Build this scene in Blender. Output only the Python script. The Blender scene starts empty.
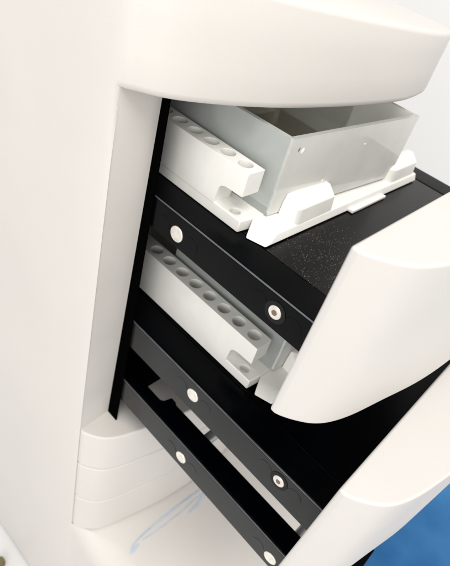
import bpy, bmesh, math, random
from mathutils import Matrix, Vector, noise
random.seed(7)
S = 0.105            # metres per drawing unit
FLOOR = -5.95        # table level in drawing units (the lens is the origin)
scene = bpy.context.scene
col = scene.collection

# ------------------------------------------------------------------ camera
cam = bpy.data.cameras.new('camera')
camo = bpy.data.objects.new('camera', cam); col.objects.link(camo)
r0 = Vector((0.68346, -0.69158, 0.23365)); r1 = Vector((-0.33741, -0.58312, -0.73900)); r2 = Vector((0.64733, 0.42624, -0.63189))
m3 = Matrix((r0, -r1, -r2)).transposed()
camo.matrix_world = Matrix.Translation((0, 0, -FLOOR * S)) @ m3.to_4x4()
cam.sensor_fit = 'HORIZONTAL'; cam.sensor_width = 36.0; cam.lens = 494.5 / 450 * 36
cam.clip_start = 0.005; cam.clip_end = 60
cam.dof.use_dof = True; cam.dof.focus_distance = 1.80 * S; cam.dof.aperture_fstop = 30
scene.camera = camo

# ------------------------------------------------------------------ light
world = bpy.data.worlds.new('World'); scene.world = world
world.use_nodes = True
bg = world.node_tree.nodes['Background']
bg.inputs[0].default_value = (1.0, 0.988, 0.968, 1); bg.inputs[1].default_value = 1.06
def area(name, loc, target, size, power, color):
    l = bpy.data.lights.new(name, 'AREA'); l.shape = 'DISK'; l.size = size * S; l.energy = power; l.color = color
    o = bpy.data.objects.new(name, l); col.objects.link(o)
    o.location = (loc[0]*S, loc[1]*S, (loc[2]-FLOOR)*S)
    d = Vector(target) - Vector(loc)
    o.rotation_euler = d.to_track_quat('-Z', 'Y').to_euler()
    return o
area('ceiling_light', (-1.0, -2.5, 7.0), (1.4, 0.6, -1.2), 5.0, 6.0, (1.0, 0.97, 0.93))
area('window_light', (-6.2, -3.0, 0.6), (1.4, .8, -1.4), 5.0, 2.5, (1.0, 0.97, 0.94))
scene.view_settings.view_transform = 'Standard'; scene.view_settings.look = 'None'
scene.view_settings.exposure = 0.0; scene.view_settings.gamma = 1.0

# ------------------------------------------------------------------ materials
def mat(name, color, rough=0.5, metal=0.0, spec=0.5, bump=0.0, bscale=2500, var=0.0, vscale=60, ior=1.5):
    m = bpy.data.materials.new(name); m.use_nodes = True
    nt = m.node_tree; b = nt.nodes['Principled BSDF']
    b.inputs['Base Color'].default_value = (*color, 1); b.inputs['Roughness'].default_value = rough
    b.inputs['Metallic'].default_value = metal; b.inputs['Specular IOR Level'].default_value = spec; b.inputs['IOR'].default_value = ior
    tc = nt.nodes.new('ShaderNodeTexCoord')
    if var:
        n = nt.nodes.new('ShaderNodeTexNoise'); n.inputs['Scale'].default_value = vscale; n.inputs['Detail'].default_value = 6
        nt.links.new(tc.outputs['Object'], n.inputs['Vector'])
        r = nt.nodes.new('ShaderNodeValToRGB')
        r.color_ramp.elements[0].position = .3; r.color_ramp.elements[1].position = .7
        r.color_ramp.elements[0].color = (*[c*(1-var) for c in color], 1); r.color_ramp.elements[1].color = (*[min(1, c*(1+var)) for c in color], 1)
        nt.links.new(n.outputs['Fac'], r.inputs['Fac']); nt.links.new(r.outputs['Color'], b.inputs['Base Color'])
        mr = nt.nodes.new('ShaderNodeMapRange'); mr.inputs['To Min'].default_value = rough*0.85; mr.inputs['To Max'].default_value = min(1, rough*1.2)
        nt.links.new(n.outputs['Fac'], mr.inputs['Value']); nt.links.new(mr.outputs['Result'], b.inputs['Roughness'])
    if bump:
        n2 = nt.nodes.new('ShaderNodeTexNoise'); n2.inputs['Scale'].default_value = bscale; n2.inputs['Detail'].default_value = 3
        nt.links.new(tc.outputs['Object'], n2.inputs['Vector'])
        bp = nt.nodes.new('ShaderNodeBump'); bp.inputs['Strength'].default_value = bump; bp.inputs['Distance'].default_value = 0.0002
        nt.links.new(n2.outputs['Fac'], bp.inputs['Height']); nt.links.new(bp.outputs['Normal'], b.inputs['Normal'])
    return m
M_shell = mat('shell_plastic', (.625, .598, .567), .46, bump=.22, bscale=1100, var=.02, vscale=18)
M_front = mat('drawer_front_plastic', (.590, .569, .545), .50, bump=.14, bscale=1100, var=.012, vscale=30)
M_white = mat('moulded_white_plastic', (.85, .84, .80), .40, bump=.25, bscale=900, var=.03, vscale=90)
M_black = mat('black_anodised', (.0006, .0009, .0016), .24, spec=.3, ior=1.18, bump=.06, bscale=2600, var=.25, vscale=120)
M_rail = mat('rail_dark_grey', (.0014, .0017, .0024), .24, spec=.35, bump=.10, bscale=2600, var=.25, vscale=120, ior=1.24)
M_rail_grey = mat('rail_sheen_grey', (.0115, .0125, .0132), .25, bump=.12, bscale=2600, var=.18, vscale=90, ior=1.33)  # table reflection on the lower rails put into a lighter grey base
M_cavity = mat('cavity_black', (.0015, .0015, .0015), .9, spec=0.0)
M_edge = mat('edge_highlight_metal', (.17, .18, .19), .35, metal=.8, var=.15, vscale=200)  # highlight along the rail edges, put into a paler metal
M_ring = mat('counterbore_black', (.002, .002, .002), .5, spec=.25)
M_metal = mat('screw_steel', (.84, .80, .74), .36, metal=.7, bump=.5, bscale=700, var=.14, vscale=300)
M_socket = mat('socket_shadow_metal', (.22, .16, .11), .5, metal=.5)
M_rod = mat('rod_steel', (.66, .65, .62), .38, metal=.7, var=.05, vscale=200)
M_table = mat('table_laminate', (.70, .70, .70), .35, var=.012, vscale=12)
M_wall = mat('wall_paint', (.86, .86, .85), .7, bump=.1, bscale=300, var=.01, vscale=5)
M_logo = mat('logo_print', (.47, .55, .68), .5, var=.15, vscale=90)
M_brown = mat('olive_rubber', (.14, .12, .05), .6, var=.2, vscale=200)
M_mark = mat('grey_scuff', (.20, .20, .20), .6)
M_seam = mat('glue_white', (.90, .90, .88), .5, bump=.8, bscale=500, var=.08, vscale=300)

def dusty_black():
    m = mat('dusty_black_plate', (.0020, .0017, .0015), .26, ior=1.28, bump=.06, bscale=2600)
    nt = m.node_tree; b = nt.nodes['Principled BSDF']
    tc = nt.nodes.new('ShaderNodeTexCoord')
    v = nt.nodes.new('ShaderNodeTexVoronoi'); v.inputs['Scale'].default_value = 2100; v.inputs['Randomness'].default_value = 1
    nt.links.new(tc.outputs['Object'], v.inputs['Vector'])
    lt = nt.nodes.new('ShaderNodeMath'); lt.operation = 'LESS_THAN'
    nt.links.new(v.outputs['Distance'], lt.inputs[0])
    # only a share of the cells carries a speck, denser in one patch
    sep = nt.nodes.new('ShaderNodeSeparateColor'); nt.links.new(v.outputs['Color'], sep.inputs['Color'])
    mp = nt.nodes.new('ShaderNodeMapping'); mp.inputs['Location'].default_value = (-.36*S, -.24*S, 0); mp.inputs['Scale'].default_value = (1, 1, 1)
    nt.links.new(tc.outputs['Object'], mp.inputs['Vector'])
    ln = nt.nodes.new('ShaderNodeVectorMath'); ln.operation = 'LENGTH'; nt.links.new(mp.outputs['Vector'], ln.inputs[0])
    mr = nt.nodes.new('ShaderNodeMapRange'); mr.inputs['From Min'].default_value = .03*S; mr.inputs['From Max'].default_value = .34*S
    mr.inputs['To Min'].default_value = .80; mr.inputs['To Max'].default_value = .03
    nt.links.new(ln.outputs['Value'], mr.inputs['Value'])
    n = nt.nodes.new('ShaderNodeTexNoise'); n.inputs['Scale'].default_value = 160; nt.links.new(tc.outputs['Object'], n.inputs['Vector'])
    mu = nt.nodes.new('ShaderNodeMath'); mu.operation = 'MULTIPLY'; nt.links.new(mr.outputs['Result'], mu.inputs[0]); nt.links.new(n.outputs['Fac'], mu.inputs[1])
    g = nt.nodes.new('ShaderNodeMath'); g.operation = 'LESS_THAN'; nt.links.new(sep.outputs['Red'], g.inputs[0]); nt.links.new(mu.outputs[0], g.inputs[1])
    sz = nt.nodes.new('ShaderNodeMath'); sz.operation = 'MULTIPLY'; sz.inputs[1].default_value = .44; nt.links.new(sep.outputs['Green'], sz.inputs[0])
    nt.links.new(sz.outputs[0], lt.inputs[1])
    an = nt.nodes.new('ShaderNodeMath'); an.operation = 'MULTIPLY'; nt.links.new(lt.outputs[0], an.inputs[0]); nt.links.new(g.outputs[0], an.inputs[1])
    mx = nt.nodes.new('ShaderNodeMix'); mx.data_type = 'RGBA'
    mx.inputs['A'].default_value = (.0020, .0017, .0015, 1); mx.inputs['B'].default_value = (.14, .13, .115, 1)
    nt.links.new(an.outputs[0], mx.inputs['Factor']); nt.links.new(mx.outputs['Result'], b.inputs['Base Color'])
    return m
M_dusty = dusty_black()

def frosted(name, milk, tint, trans=.45, milky=(.88, .89, .86)):
    m = bpy.data.materials.new(name); m.use_nodes = True
    nt = m.node_tree; out = nt.nodes['Material Output']; nt.nodes.remove(nt.nodes['Principled BSDF'])
    tr = nt.nodes.new('ShaderNodeBsdfTransparent'); tr.inputs[0].default_value = (*tint, 1)
    df = nt.nodes.new('ShaderNodeBsdfDiffuse'); df.inputs[0].default_value = (*milky, 1)
    tl = nt.nodes.new('ShaderNodeBsdfTranslucent'); tl.inputs[0].default_value = (.80, .81, .78, 1)
    gl = nt.nodes.new('ShaderNodeBsdfGlossy'); gl.inputs['Roughness'].default_value = .06
    a = nt.nodes.new('ShaderNodeMixShader'); a.inputs[0].default_value = trans
    nt.links.new(df.outputs[0], a.inputs[1]); nt.links.new(tl.outputs[0], a.inputs[2])
    b = nt.nodes.new('ShaderNodeMixShader')
    tc = nt.nodes.new('ShaderNodeTexCoord'); n = nt.nodes.new('ShaderNodeTexNoise'); n.inputs['Scale'].default_value = 45; n.inputs['Detail'].default_value = 5
    nt.links.new(tc.outputs['Object'], n.inputs['Vector'])
    mr = nt.nodes.new('ShaderNodeMapRange'); mr.inputs['To Min'].default_value = milk - .10; mr.inputs['To Max'].default_value = milk + .10
    nt.links.new(n.outputs['Fac'], mr.inputs['Value']); nt.links.new(mr.outputs['Result'], b.inputs[0])
    nt.links.new(tr.outputs[0], b.inputs[1]); nt.links.new(a.outputs[0], b.inputs[2])
    fr = nt.nodes.new('ShaderNodeFresnel'); fr.inputs[0].default_value = 1.45
    c = nt.nodes.new('ShaderNodeMixShader'); nt.links.new(fr.outputs[0], c.inputs[0])
    nt.links.new(b.outputs[0], c.inputs[1]); nt.links.new(gl.outputs[0], c.inputs[2])
    nt.links.new(c.outputs[0], out.inputs['Surface'])
    return m
M_acrylic = frosted('clear_plastic_wall', .52, (.92, .97, .97), .30, (.86, .90, .88))
M_hazy = frosted('hazy_plastic_wall', .70, (.97, .98, .95), .06, (.97, .97, .92))
M_yellowish = frosted('yellowish_plastic', .85, (.97, .93, .80), .35, (.92, .87, .70))  # warmer tint for the tank's inner floor and back wall
M_rim = frosted('edge_glow_plastic', .80, (.95, .96, .93))  # edge-lit brightness of the rim put into a milkier mix

def blue_fabric():
    m = mat('blue_fabric', (.05, .22, .50), .85, bump=.6, bscale=220, spec=.2)
    nt = m.node_tree; b = nt.nodes['Principled BSDF']
    tc = nt.nodes.new('ShaderNodeTexCoord'); n = nt.nodes.new('ShaderNodeTexNoise'); n.inputs['Scale'].default_value = 9; n.inputs['Detail'].default_value = 8
    nt.links.new(tc.outputs['Object'], n.inputs['Vector'])
    r = nt.nodes.new('ShaderNodeValToRGB'); r.color_ramp.elements[0].position = .35; r.color_ramp.elements[1].position = .65
    r.color_ramp.elements[0].color = (.020, .110, .285, 1); r.color_ramp.elements[1].color = (.050, .185, .40, 1)
    nt.links.new(n.outputs['Fac'], r.inputs['Fac']); nt.links.new(r.outputs['Color'], b.inputs['Base Color'])
    return m
M_blue = blue_fabric()

# ------------------------------------------------------------------ mesh helpers (drawing units in, metres out)
def W(p): return Vector((p[0]*S, p[1]*S, (p[2]-FLOOR)*S))
class MB:
    def __init__(self): self.bm = bmesh.new()
    def face(self, pts):
        try: return self.bm.faces.new([self.bm.verts.new(p) for p in pts])
        except ValueError: return None
    def prism(self, poly, z0, z1, axis='z'):
        """closed extrusion of a plan polygon; z0/z1 may be functions of (x, y)"""
        f0 = z0 if callable(z0) else (lambda a, b: z0); f1 = z1 if callable(z1) else (lambda a, b: z1)
        def mk(a, b, c): return {'z': (a, b, c), 'x': (c, a, b), 'y': (a, c, b)}[axis]
        lo = [self.bm.verts.new(mk(a, b, f0(a, b))) for a, b in poly]; hi = [self.bm.verts.new(mk(a, b, f1(a, b))) for a, b in poly]
        n = len(poly)
        self.bm.faces.new(lo[::-1]); self.bm.faces.new(hi)
        for i in range(n): self.bm.faces.new((lo[i], lo[(i+1) % n], hi[(i+1) % n], hi[i]))
        return self
    def box(self, a, b):
        return self.prism([(a[0], a[1]), (b[0], a[1]), (b[0], b[1]), (a[0], b[1])], a[2], b[2])
    def hexa(self, lo, hi):
        l = [self.bm.verts.new(p) for p in lo]; h = [self.bm.verts.new(p) for p in hi]; n = len(lo)
        self.bm.faces.new(l[::-1]); self.bm.faces.new(h)
        for i in range(n): self.bm.faces.new((l[i], l[(i+1) % n], h[(i+1) % n], h[i]))
        return self
    def cyl(self, c, r, h, axis='x', n=40, r2=None):
        """cylinder from c, length h along axis"""
        r2 = r if r2 is None else r2
        def mk(a, b, t): return {'x': (c[0]+t, c[1]+a, c[2]+b), 'z': (c[0]+a, c[1]+b, c[2]+t)}[axis]
        A = [self.bm.verts.new(mk(r*math.cos(2*math.pi*i/n), r*math.sin(2*math.pi*i/n), 0)) for i in range(n)]
        B = [self.bm.verts.new(mk(r2*math.cos(2*math.pi*i/n), r2*math.sin(2*math.pi*i/n), h)) for i in range(n)]
        self.bm.faces.new(A[::-1]); self.bm.faces.new(B)
        for i in range(n): self.bm.faces.new((A[i], A[(i+1) % n], B[(i+1) % n], B[i]))
        return self
    def tube(self, pts, r, n=8):
        rings = []
        for i, p in enumerate(pts):
            p = Vector(p); q0 = Vector(pts[max(0, i-1)]); q1 = Vector(pts[min(len(pts)-1, i+1)])
            t = (q1-q0).normalized(); u = t.orthogonal().normalized(); v = t.cross(u)
            rr = r[i] if isinstance(r, (list, tuple)) else r
            rings.append([self.bm.verts.new(p + u*rr*math.cos(2*math.pi*k/n) + v*rr*math.sin(2*math.pi*k/n)) for k in range(n)])
        for a, b in zip(rings, rings[1:]):
            for k in range(n): self.bm.faces.new((a[k], a[(k+1) % n], b[(k+1) % n], b[k]))
        self.bm.faces.new(rings[0][::-1]); self.bm.faces.new(rings[-1])
        return self
    def build(self, name, material, parent=None, origin=None, bevel=0, seg=3, smooth=True, angle=30, limit=None):
        """origin: drawing-space point of the thing the mesh belongs to"""
        bmesh.ops.recalc_face_normals(self.bm, faces=self.bm.faces)
        o0 = Vector(origin) if origin is not None else Vector((0, 0, FLOOR))
        for v in self.bm.verts: v.co = (v.co - o0) * S
        me = bpy.data.meshes.new(name); self.bm.to_mesh(me); self.bm.free()
        mats = material if isinstance(material, (list, tuple)) else [material]
        for m in mats: me.materials.append(m)
        o = bpy.data.objects.new(name, me); col.objects.link(o)
        if parent is not None: o.parent = parent
        elif origin is not None: o.location = W(origin)
        if bevel:
            bv = o.modifiers.new('bevel', 'BEVEL'); bv.width = bevel*S; bv.segments = seg; bv.limit_method = 'ANGLE'
            bv.angle_limit = math.radians(limit or 35); bv.harden_normals = False; bv.use_clamp_overlap = True
        if smooth:
            me.shade_smooth()
            try: me.set_sharp_from_angle(angle=math.radians(angle))
            except Exception: pass
            if bevel:
                wn = o.modifiers.new('normals', 'WEIGHTED_NORMAL'); wn.keep_sharp = False; wn.weight = 60
                for e in me.edges: e.use_edge_sharp = False
        return o
def thing(name, label, cat, at, group=None):
    o = bpy.data.objects.new(name, None); col.objects.link(o); o.location = W(at); o.empty_display_size = .02
    o['label'] = label; o['category'] = cat
    if group: o['group'] = group
    return o
def tag(o, label, cat, group=None):
    o['label'] = label; o['category'] = cat
    if group: o['group'] = group
    return o
def bool_cut(o, cutter):
    cutter.parent = o.parent
    """cut once at build time and throw the cutter away"""
    md = o.modifiers.new('cut', 'BOOLEAN'); md.operation = 'DIFFERENCE'; md.solver = 'EXACT'; md.object = cutter
    while o.modifiers[0] != md: 
        i = list(o.modifiers).index(md); o.modifiers.move(i, i-1)
    others = [m for m in o.modifiers if m != md]
    for m in others: m.show_viewport = False
    bpy.context.view_layer.update()
    dg = bpy.context.evaluated_depsgraph_get()
    me = bpy.data.meshes.new_from_object(o.evaluated_get(dg))
    o.modifiers.remove(md)
    for m in others: m.show_viewport = True
    o.data = me
    cm = cutter.data; bpy.data.objects.remove(cutter); bpy.data.meshes.remove(cm)
def cutter(mb):
    bmesh.ops.recalc_face_normals(mb.bm, faces=mb.bm.faces)
    for v in mb.bm.verts: v.co = v.co * S
    me = bpy.data.meshes.new('cutter'); mb.bm.to_mesh(me); mb.bm.free()
    o = bpy.data.objects.new('cutter', me); col.objects.link(o)
    return o
def catmull(pts, n=8):
    out = []
    P = [tuple(2*pts[0][k]-pts[1][k] for k in range(2))] + list(pts) + [tuple(2*pts[-1][k]-pts[-2][k] for k in range(2))]
    for i in range(1, len(P)-2):
        p0, p1, p2, p3 = P[i-1], P[i], P[i+1], P[i+2]
        for j in range(n):
            t = j/n
            out.append(tuple(.5*((2*p1[k]) + (-p0[k]+p2[k])*t + (2*p0[k]-5*p1[k]+4*p2[k]-p3[k])*t*t + (-p0[k]+3*p1[k]-3*p2[k]+p3[k])*t**3) for k in range(2)))
    out.append(tuple(pts[-1]))
    return out

# ------------------------------------------------------------------ surroundings
tb = MB(); tb.box((-14, -14, FLOOR-.4), (9.0, 14, FLOOR)); t = tb.build('table', M_table); t['kind'] = 'structure'
wl = MB(); wl.box((9.002, -14, FLOOR-.4), (9.4, 14, 12)); w = wl.build('wall', M_wall); w['kind'] = 'structure'

# ------------------------------------------------------------------ instrument housing
def lean(z): return .046 * max(0, min(1, (-z - .614)/2.0))
SIDE = [(.90, 4.2), (.925, 3.0), (.945, 2.3), (.952, 1.90), (.960, 1.65), (.970, 1.48), (.981, 1.36)]
ARC = [(1.000, 1.268), (1.043, 1.215), (1.10, 1.157), (1.20, 1.097), (1.372, 1.024), (1.587, .961), (1.864, .908), (2.10, .878), (2.27, .868),
       (2.42, .880), (2.55, .905), (2.63, .950), (2.70, 1.03), (2.78, 1.20), (2.86, 1.50)]
TAIL = [(2.92, 2.1), (2.97, 3.0), (3.0, 4.2)]
prof = catmull(SIDE + ARC + TAIL, 6)
i0 = len(SIDE)*6; i1 = i0 + (len(ARC)-1)*6
def ztop(x): return -.262 - .060*(x - 1.37)
inst = thing('laboratory_instrument', 'tall off white instrument tower with bowed hood above an open black drawer bay', 'lab instrument', (1.9, 1.6, FLOOR))
OI = (1.9, 1.6, FLOOR)
h = MB(); bm = h.bm
# vertical rows: rounded top edge, hood face, open bay, plinth
FIL = .022
rows = [('f', k) for k in range(5)] + [('z', z) for z in (-.40, -.50, -.590, -.606, -.614)] + [('z', z) for z in (-.9, -1.3, -1.7, -2.1, -2.5, -2.9, -3.3, -3.7, -3.90)] + [('p', k) for k in range(5)] + [('z', z) for z in (-4.3, -4.9, -5.5, FLOOR+.02)]
def inward(i):
    a = Vector(prof[max(0, i-1)]); b = Vector(prof[min(len(prof)-1, i+1)]); d = (b-a).normalized()
    return Vector((-d.y, d.x))
PED = [(1.0, 1.268), (1.004, .9), (1.004, .4), (1.004, -.02), (1.02, -.12), (1.10, -.20), (1.22, -.225), (1.8, -.24), (2.5, -.24), (2.80, -.21), (2.93, -.12), (2.97, .0), (2.975, .7), (2.955, 1.2), (2.89, 1.50)]
ped = catmull(PED, 14)
acc = [0]
for a, b in zip(ped, ped[1:]): acc.append(acc[-1] + math.dist(a, b))
def ped_at(u):
    d = u*acc[-1]
    for k in range(len(ped)-1):
        if acc[k+1] >= d:
            t = (d-acc[k])/max(1e-9, acc[k+1]-acc[k]); q = Vector(ped[k+1])-Vector(ped[k]); q.normalize()
            return (ped[k][0]+(ped[k+1][0]-ped[k][0])*t, ped[k][1]+(ped[k+1][1]-ped[k][1])*t, Vector((-q.y, q.x)))
    return (*ped[-1], Vector((-1, 0)))
LEDGE = -3.915
FR = {0: (.190, 0), 1: (.115, .022), 2: (.055, .065), 3: (.014, .130), 4: (0, .200)}
grid = []
for kind, v in rows:
    line = []
    for i, (x, y) in enumerate(prof):
        nrm = inward(i)
        if kind == 'f':
            a = math.pi/2 * v/4
            off = FIL*(1-math.sin(a)); zz = ztop(x) - FIL*(1-math.cos(a))
            x2, y2 = x + nrm.x*off, y + nrm.y*off
        elif kind == 'p' or v < -3.95:
            off, dz = FR[v] if kind == 'p' else (0, 0)
            zz = LEDGE - dz if kind == 'p' else v
            if i0 <= i <= i1:
                px, py, n2 = ped_at((i-i0)/(i1-i0)); ramp = min(1, (i-i0)/6)
                x2, y2 = px + n2.x*off*ramp, py + n2.y*off*ramp
            else: x2, y2 = x, y
        else:
            off = 0.0
            if v in (-.606,): off = .003
            if v == -.614: off = .010
            x2, y2 = x + nrm.x*off*(1 if i >= i0 else 0), y + nrm.y*off*(1 if i >= i0 else 0)
            zz = v
        line.append(bm.verts.new((x2, y2 + lean(zz), zz)))
    grid.append(line)
zi = [r[1] if r[0] == 'z' else (LEDGE - FR[r[1]][1] if r[0] == 'p' else 0) for r in rows]
for r in range(len(rows)-1):
    for i in range(len(prof)-1):
        if rows[r][0] in 'zp' and zi[r] <= -.614+1e-6 and zi[r+1] >= LEDGE-1e-6 and i0 <= i < i1: continue
        bm.faces.new((grid[r][i], grid[r][i+1], grid[r+1][i+1], grid[r+1][i]))
bm.faces.new(grid[0])                                            # top
rb = [k for k, z in enumerate(zi) if abs(z+.614) < 1e-6][0]
bm.faces.new([grid[rb][i] for i in range(i0, i1+1)])             # underside of the hood
rp = [k for k, z in enumerate(zi) if abs(z-LEDGE) < 1e-6][0]
bm.faces.new([grid[rp][i] for i in range(i0, i1+1)])             # top of the ledge
bm.faces.new([grid[r][0] for r in range(len(rows))] + [grid[r][-1] for r in range(len(rows)-1, -1, -1)])   # back
h.build('housing', M_shell, inst, OI, smooth=True, angle=32)
# front frame beside the drawers (recessed behind the hood)
def lean_all(mb):
    for v in mb.bm.verts: v.co.y += lean(v.co.z)
f = MB()
for xa, xb in ((1.002, 1.20),):
    zs = [-.612, -1.1, -1.7, -2.1, -2.6, -3.0]
    for za, zb in zip(zs, zs[1:]): pass
    n = 6
    lo = []
    for k, z in enumerate(zs):
        lo.append([f.bm.verts.new((x, y, z)) for x, y in ((xa, 1.272), (xb, 1.278), (xb, 1.40), (xa, 1.40))])
    for a, b in zip(lo, lo[1:]):
        for k in range(4): f.bm.faces.new((a[k], a[(k+1) % 4], b[(k+1) % 4], b[k]))
    f.bm.faces.new(lo[0]); f.bm.faces.new(lo[-1][::-1])
lean_all(f); f.build('front_frame', M_shell, inst, OI)
# black bay
c = MB()
X0, X1, Y0, Y1, Z0, Z1 = 1.203, 2.90, 1.345, 3.6, -2.665, -.620
T = .03
c.box((X0-T, Y0+.06, Z0), (X0, Y1, Z1)); c.box((X1, Y0+.06, Z0), (X1+T, Y1, Z1))
c.box((X0-T, Y1+.001, Z0), (X1+T, Y1+T, Z1)); c.box((X0-T, Y0+.06, Z1+.001), (X1+T, Y1+T, Z1+.004)); c.box((X0-T, Y0+.06, Z0-T), (X1+T, Y1+T, Z0-.001))
c.box((X0-.001, Y0-.100, Z0), (X0+.008, Y0+.058, Z1-.01))  # black liner added at the bay mouth to darken the back of the tube blocks
c.build('drawer_bay', M_cavity, inst, OI, smooth=False)
# three closed base panels with the same bow
BOW = [(0, 0), (.010, -.022), (.035, -.060), (.075, -.104), (.13, -.138), (.22, -.170), (.37, -.205), (.56, -.248), (.75, -.276), (.95, -.292), (1.15, -.292), (1.35, -.268), (1.52, -.225), (1.66, -.16), (1.74, -.09), (1.80, 0)]
bow = catmull(BOW, 5)
def bowed(mb, x, y, z0, z1, k=1.0, out=0.0, w=1.0):
    mb.prism([(x + a*w, y + b*k - out) for a, b in bow], z0, z1); return mb
for za, zb in ((-2.654, -3.0155), (-3.0245, -3.4515), (-3.4605, -3.904)):
    p = MB(); p.prism([(1.003 + a, 1.292 + b*1.03) for a, b in bow] + [(2.803, 1.42), (1.003, 1.42)], zb, za)
    p.build('base_panel', M_shell, inst, OI, bevel=.012, seg=4, limit=50)
# printed swoosh on the ledge
g = MB()
def stroke(pts, w, lift):
    P = catmull(pts, 8); lo = []; hi = []
    for i, (x, y) in enumerate(P):
        a = P[max(0, i-1)]; b = P[min(len(P)-1, i+1)]; d = Vector((b[0]-a[0], b[1]-a[1])).normalized()
        n = Vector((-d.y, d.x)); ww = w * (.25 + .75*math.sin(math.pi*min(1, .12 + .88*i/(len(P)-1))))
        lo.append((x + n.x*ww, y + n.y*ww)); hi.append((x - n.x*ww, y - n.y*ww))
    g.prism(lo + hi[::-1], LEDGE + .0004, LEDGE + lift)
LOGO = [([(1.205, .872), (1.27, .905), (1.42, .915), (1.60, .912), (1.80, .905), (1.98, .89), (2.10, .87)], .007, .0030),
        ([(1.20, .868), (1.24, .872), (1.29, .880)], .011, .0042),
        ([(1.98, .862), (1.93, .842), (1.86, .822), (1.79, .815), (1.74, .812)], .010, .0034),
        ([(1.32, .885), (1.50, .865), (1.68, .858), (1.85, .862), (2.08, .856)], .0035, .0022)]
for L, ww, li in LOGO: stroke(L, ww, li)
g.build('printed_logo', M_logo, inst, OI, smooth=False)

# ------------------------------------------------------------------ drawers
K = 1.085            # the carriers hang a little inside the bay walls
def ring(mb, c, r0, r1, x0, n=36):
    A = [[mb.bm.verts.new((x, c[0]+r*math.cos(2*math.pi*i/n), c[1]+r*math.sin(2*math.pi*i/n))) for i in range(n)] for x, r in ((x0+.002, r0), (x0-.0025, r0), (x0-.0025, r1), (x0+.002, r1))]
    for k in range(4):
        for i in range(n): mb.bm.faces.new((A[k][i], A[k][(i+1) % n], A[(k+1) % 4][(i+1) % n], A[(k+1) % 4][i]))
def screw(parent, O, y, z, kind, xf):
    """cap screw in the left face of a rail; kind 'flat' or 'socket'"""
    R = .035
    if kind == 'flat':
        s = MB(); s.cyl((xf-.005, y, z), R, .012, 'x'); s.build('screw', M_metal, parent, O, bevel=.003)
        return
    s = MB(); ring(s, (y, z), .029, .046, xf); hd = s.build('counterbore', M_ring, parent, O, bevel=.001)
    s = MB(); s.cyl((xf-.006, y, z), .028, .012, 'x', r2=.029)
    sc = s.build('screw', M_metal, parent, O, bevel=.004)
    s = MB(); s.cyl((xf-.0072, y, z), .0125, .004, 'x', n=6); s.build('hex_socket', M_socket, sc, O)
def marks(parent, O, ys, z, xf, m):
    for y in ys:
        s = MB(); s.cyl((xf-.0014, y, z), .038, .006, 'x', n=40); s.build('cast_disc', m, parent, O, bevel=.0012, seg=2)
def rail(parent, O, xa, xb, y0, y1, z0, z1, name='side_rail'):
    r = MB(); r.box((xa, y0, z0), (xb, y1, z1)); return r.build(name, M_black, parent, O, bevel=.006, seg=2)
def face_plate(parent, O, x, y0, y1, z0, z1, m):
    r = MB(); r.box((x, y0, z0-.003), (x+.0105, y1, z1+.0005)); o = r.build('face_plate', m, parent, O, bevel=.002, seg=2)
    r = MB(); r.box((x+.0008, y0, z1+.0006), (x+.0080, y1, z1+.0048)); r.build('edge_highlight', M_edge, o, O, bevel=.0018, seg=2)  # added bright strip stands in for the glint on the rail edge
    return o
def drawer(label, yF, zF, zF0, zP, rh, scr, plate_mat, group, face_mat):
    zP *= K; rh *= K; XR = 1.12*K
    O = (XR, yF, zP)
    d = thing('drawer', label, 'drawer', O, group)
    p = MB(); p.prism([(1.0 + a, yF + b) for a, b in bow] + [(2.80, yF+.022), (1.0, yF+.022)], zF0, zF)
    p.build('front_panel', M_front, d, O, bevel=.010, seg=4, limit=50)
    YB = 2.9
    rail(d, O, XR+.012, 1.272*K, yF+.024, YB, zP-rh, zP, ); face_plate(d, O, XR, yF+.024, YB, zP-rh, zP, face_mat); rail(d, O, 2.725, 2.88, yF+.024, YB, zP-rh, zP)
    q = MB(); q.box((1.276*K, yF+.024, zP-.09), (2.721, YB, zP-.003)); pl = q.build('carrier_plate', plate_mat, d, O)
    cb = MB(); dy = (yF-.325)*.83
    cb.box((1.300*K-O[0], .722*K+dy-O[1], -.07), (2.62*K-O[0], 1.36*K+dy-O[1], .05)); bool_cut(pl, cutter(cb)); pl.data.materials.clear(); pl.data.materials.append(plate_mat)
    for y, z, k in scr:
        screw(d, O, y*K, z*K, k, XR); marks(d, O, (y*K-.082, y*K+.082), z*K-.004, XR, face_mat)
    return d
drawer('upper pulled out drawer with dusty black carrier and white bowed front', .325, -.608, -1.286, -.986, .128,
       [(1.005, -1.060, 'flat'), (.517, -1.048, 'socket')], M_dusty, 'white fronted drawers pulled out of the instrument', M_rail)
drawer('lower pulled out drawer with glossy black carrier, its white front nearest the camera', .013, -1.334, -2.012, -1.665, .160,
       [(.721, -1.733, 'flat'), (.224, -1.722, 'socket')], M_black, 'white fronted drawers pulled out of the instrument', M_rail_grey)
# open carriage without a front under the drawers
O = (1.12*K, 0, -2.256*K)
KP = lambda pts: [(a*K, b*K) for a, b in pts]
cr = thing('sliding_carriage', 'black frontless sliding carriage frame with steel cross rods, under the lower drawer', 'carriage', O)
r = MB(); r.prism(KP([(1.132, -.214), (1.245, -.214), (1.245, .88), (1.255, .89), (1.255, .925), (1.212, .935), (1.20, .95), (1.20, 2.6), (1.132, 2.6)]), -2.256*K, -2.096*K)
r.build('side_rail', M_black, cr, O, bevel=.006, seg=2)
face_plate(cr, O, 1.12*K, -.214*K, 2.82, -2.256*K, -2.096*K, M_rail_grey)
r = MB(); r.box((2.725, -.214*K, -2.256*K), (2.88, 2.82, -2.096*K)); r.build('side_rail', M_black, cr, O, bevel=.006, seg=2)
r = MB(); r.box((1.248*K, -.215*K, -2.250*K), (1.47*K, -.12*K, -2.100*K)); r.build('cross_bar', M_black, cr, O, bevel=.004, seg=2)
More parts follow.
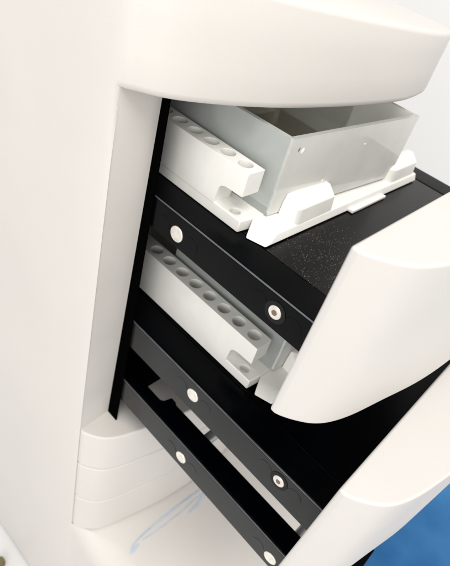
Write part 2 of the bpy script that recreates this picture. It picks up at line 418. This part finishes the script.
r = MB(); r.box((1.203*K, 1.125*K, -2.250*K), (2.721, 2.82, -2.100*K)); r.build('back_plate', M_cavity, cr, O, bevel=.004, seg=2)
for y in (.655, .052):
    r = MB(); r.cyl((1.22*K, y*K, -2.150*K), .031, 1.43, 'x', n=32); rd = r.build('cross_rod', M_rod, cr, O)
for y, z in ((.676, -2.186), (.084, -2.190)):
    screw(cr, O, y*K, z*K, 'flat', 1.12*K); marks(cr, O, (y*K-.082, y*K+.082), z*K-.004, 1.12*K, M_rail_grey)

# ------------------------------------------------------------------ moulded tube tray and the clear tank it carries
def tray(label, at, k, group):
    """local drawing units: origin at the front left foot of the tube block"""
    O = (0, 0, 0)
    d = thing('tube_tray', label, 'tube tray', at, group)
    b = MB(); b.prism([(.002, -.022), (.075, -.030), (1.235, -.030), (1.235, 1.05), (.002, 1.05)], 0.0, .049)
    base = b.build('base', M_white, d, O)
    cb = MB(); cb.cyl((.036, .036, .012), .021, .08, 'z'); bool_cut(base, cutter(cb))
    bv = base.modifiers.new('bevel', 'BEVEL'); bv.width = .004*S; bv.segments = 2; bv.limit_method = 'ANGLE'
    # flange with a drafted left end
    b = MB(); b.hexa([(.030, -.140, .001), (1.232, -.150, .001), (1.232, -.028, .001), (.004, -.060, .001)], [(.100, -.128, .036), (1.232, -.136, .036), (1.232, -.028, .040), (.060, -.028, .047)])
    b.build('flange', M_white, d, O, bevel=.006, seg=3)
    # tube block with undercut nose
    b = MB(); b.prism([(0, .227), (0, .137), (.080, .134), (.100, .126), (.109, .114), (.116, .045), (1.05, .045), (1.05, .227)], 0.0, .088, axis='x')
    blk = b.build('tube_block', M_white, d, O)
    cb = MB()
    for i in range(8): cb.cyl((.047, .058 + .0862*i, .050), .0260, .20, 'z', n=36, r2=.0290)
    bool_cut(blk, cutter(cb))
    bv = blk.modifiers.new('bevel', 'BEVEL'); bv.width = .0045*S; bv.segments = 3; bv.limit_method = 'ANGLE'; bv.angle_limit = math.radians(40)
    blk.data.shade_smooth(); blk.data.set_sharp_from_angle(angle=math.radians(30))
    # two retaining clips
    for xa, xb in ((.185, .450), (.950, 1.205)):
        c = MB()
        def lvl(z, yf, sh): return [(xa+.045+sh, yf, z), (xb, yf, z), (xb, -.050, z), (xa+sh, -.050, z), (xa+sh, min(yf+.040, -.056), z), (xa+.004+sh, yf+.022, z), (xa+.016+sh, yf+.008, z), (xa+.030+sh, yf+.002, z)]
        L = [[c.bm.verts.new(p) for p in lvl(*q)] for q in ((.030, -.130, 0), (.096, -.121, .006), (.132, -.080, .018))]
        c.bm.faces.new(L[0][::-1]); c.bm.faces.new(L[2])
        for A, B in zip(L, L[1:]):
            for q in range(8): c.bm.faces.new((A[q], A[(q+1) % 8], B[(q+1) % 8], B[q]))
        c.build('clip', M_white, d, O, bevel=.009, seg=4, limit=22)
    c = MB(); c.box((.585, -.166, -.0005), (.88, -.120, .012)); c.build('label_slip', M_white, d, O, bevel=.002)
    d.scale = (k, k, k)
    return d
def tank(label, at, k, group):
    O = (0, 0, 0)
    d = thing('clear_tank', label, 'plastic tank', at, group)
    outer = [(.000, .000), (.916, -.058), (.935, .70), (-.018, .70)]
    cx = sum(p[0] for p in outer)/4; cy = sum(p[1] for p in outer)/4
    T = .020
    def inset(t):
        n = len(outer); res = []
        for i in range(n):
            p0 = Vector(outer[i-1]); p1 = Vector(outer[i]); p2 = Vector(outer[(i+1) % n])
            d0 = (p1-p0).normalized(); d1 = (p2-p1).normalized(); n0 = Vector((-d0.y, d0.x)); n1 = Vector((-d1.y, d1.x))
            bis = (n0+n1).normalized(); res.append(p1 + bis*(t/max(.3, bis.dot(n0))))
        return [tuple(p) for p in res]
    inn = inset(T); H = .322
    b = MB(); bm = b.bm
    ol = [bm.verts.new((*p, 0)) for p in outer]; oh = [bm.verts.new((*p, H)) for p in outer]
    il = [bm.verts.new((*p, T)) for p in inn]; ih = [bm.verts.new((*p, H)) for p in inn]
    bm.faces.new(ol[::-1]).material_index = 1; bm.faces.new(il).material_index = 3
    for i in range(4):
        j = (i+1) % 4
        fa = bm.faces.new((ol[i], ol[j], oh[j], oh[i])); fb = bm.faces.new((il[j], il[i], ih[i], ih[j]))
        if i == 2: fb.material_index = 3
        if i in (0, 1): fa.material_index = fb.material_index = 2
        fc = bm.faces.new((oh[i], oh[j], ih[j], ih[i])); fc.material_index = 1
    b.build('tank_body', [M_acrylic, M_rim, M_hazy, M_yellowish], d, O, smooth=False)
    # glued corner joint, an uneven whitish bead along the front left edge
    s = MB(); pts = []; rr = []
    for i in range(41):
        t = i/40; pts.append((.0065 + .0015*noise.noise((t*9, 1, 0)), .0055 + .001*noise.noise((t*9, 5, 0)), .01 + t*(H-.012))); rr.append(.0055 + .001*noise.noise((t*16, 2, 3)))
    s.tube(pts, rr, 10); s.build('glue_bead', M_seam, d, O)
    def on_front(x, z, lift): return (x, -.0633*x - lift, z)
    for cx, cz, rx, rz, m in ((.058, .276, .0042, .0075, M_mark), (.083, .268, .007, .011, M_seam), (.30, .10, .003, .006, M_seam), (.52, .235, .006, .003, M_seam)):
        s = MB(); f0 = []; f1 = []
        for q in range(14):
            a = 2*math.pi*q/14; k2 = 1 + .3*noise.noise((q*.9, cx*40, 0))
            x, z = cx + rx*k2*math.cos(a) + .3*rz*math.sin(a), cz + rz*k2*math.sin(a)
            f0.append(on_front(x, z, -.001)); f1.append(on_front(x, z, .0012))
        s.hexa(f0, f1); s.build('scuff', m, d, O)
    d.scale = (k, k, k)
    return d
G1 = 'white moulded tube trays'; G2 = 'clear plastic tanks'
tray('white tray with a row of tube holes and two clips on the dusty upper drawer', (1.245*K, .860*K, -.986*K+.0015), K, G1)
tank('hazy clear open tank in the upper drawer, just below the hood', (1.369*K, .816*K, -.934*K), .945*K, G2)
tray('white tray with tube holes on the lower drawer, below the upper black rail', (1.287*K, .602*K, -1.665*K+.0015), 1.055*K, G1)
tank('hazy clear tank half hidden under the upper drawer, behind the lower tube row', (1.416*K, .556*K, -1.610*K), .97*K, G2)

# ------------------------------------------------------------------ things on the table
p = MB()
nx, ny = 40, 40
X0, X1, Y0, Y1 = 2.9, 8.6, -5.2, -.25
gridv = []
for j in range(ny+1):
    row = []
    for i in range(nx+1):
        x = X0 + (X1-X0)*i/nx; y = Y0 + (Y1-Y0)*j/ny
        e = min(i, nx-i, j, ny-j)/4; e = min(1, e)
        z = FLOOR + .02 + .75*math.sqrt(max(0, 1-(1-e)**2)) + .10*noise.noise((x*.9, y*.9, 2)) * e
        row.append(p.bm.verts.new((x, y, z)))
    gridv.append(row)
for j in range(ny):
    for i in range(nx): p.bm.faces.new((gridv[j][i], gridv[j][i+1], gridv[j+1][i+1], gridv[j+1][i]))
rim = [gridv[0][i] for i in range(nx+1)] + [gridv[j][nx] for j in range(1, ny+1)] + [gridv[ny][i] for i in range(nx-1, -1, -1)] + [gridv[j][0] for j in range(ny-1, 0, -1)]
low = [p.bm.verts.new((v.co.x, v.co.y, FLOOR+.002)) for v in rim]
for i in range(len(rim)):
    j = (i+1) % len(rim); p.bm.faces.new((rim[i], rim[j], low[j], low[i]))
p.bm.faces.new(low)
tag(p.build('blue_cushion', M_blue, None, (5.7, -2.7, FLOOR), angle=60), 'blue fabric cushion lying below the lower drawer front', 'cushion')
k = MB(); k.cyl((.74, 2.10, FLOOR+.002), .055, .10, 'z', r2=.045)
tag(k.build('rubber_knob', M_brown, None, (.74, 2.10, FLOOR), bevel=.012), 'small olive brown knob on the white table beside the tower', 'knob')
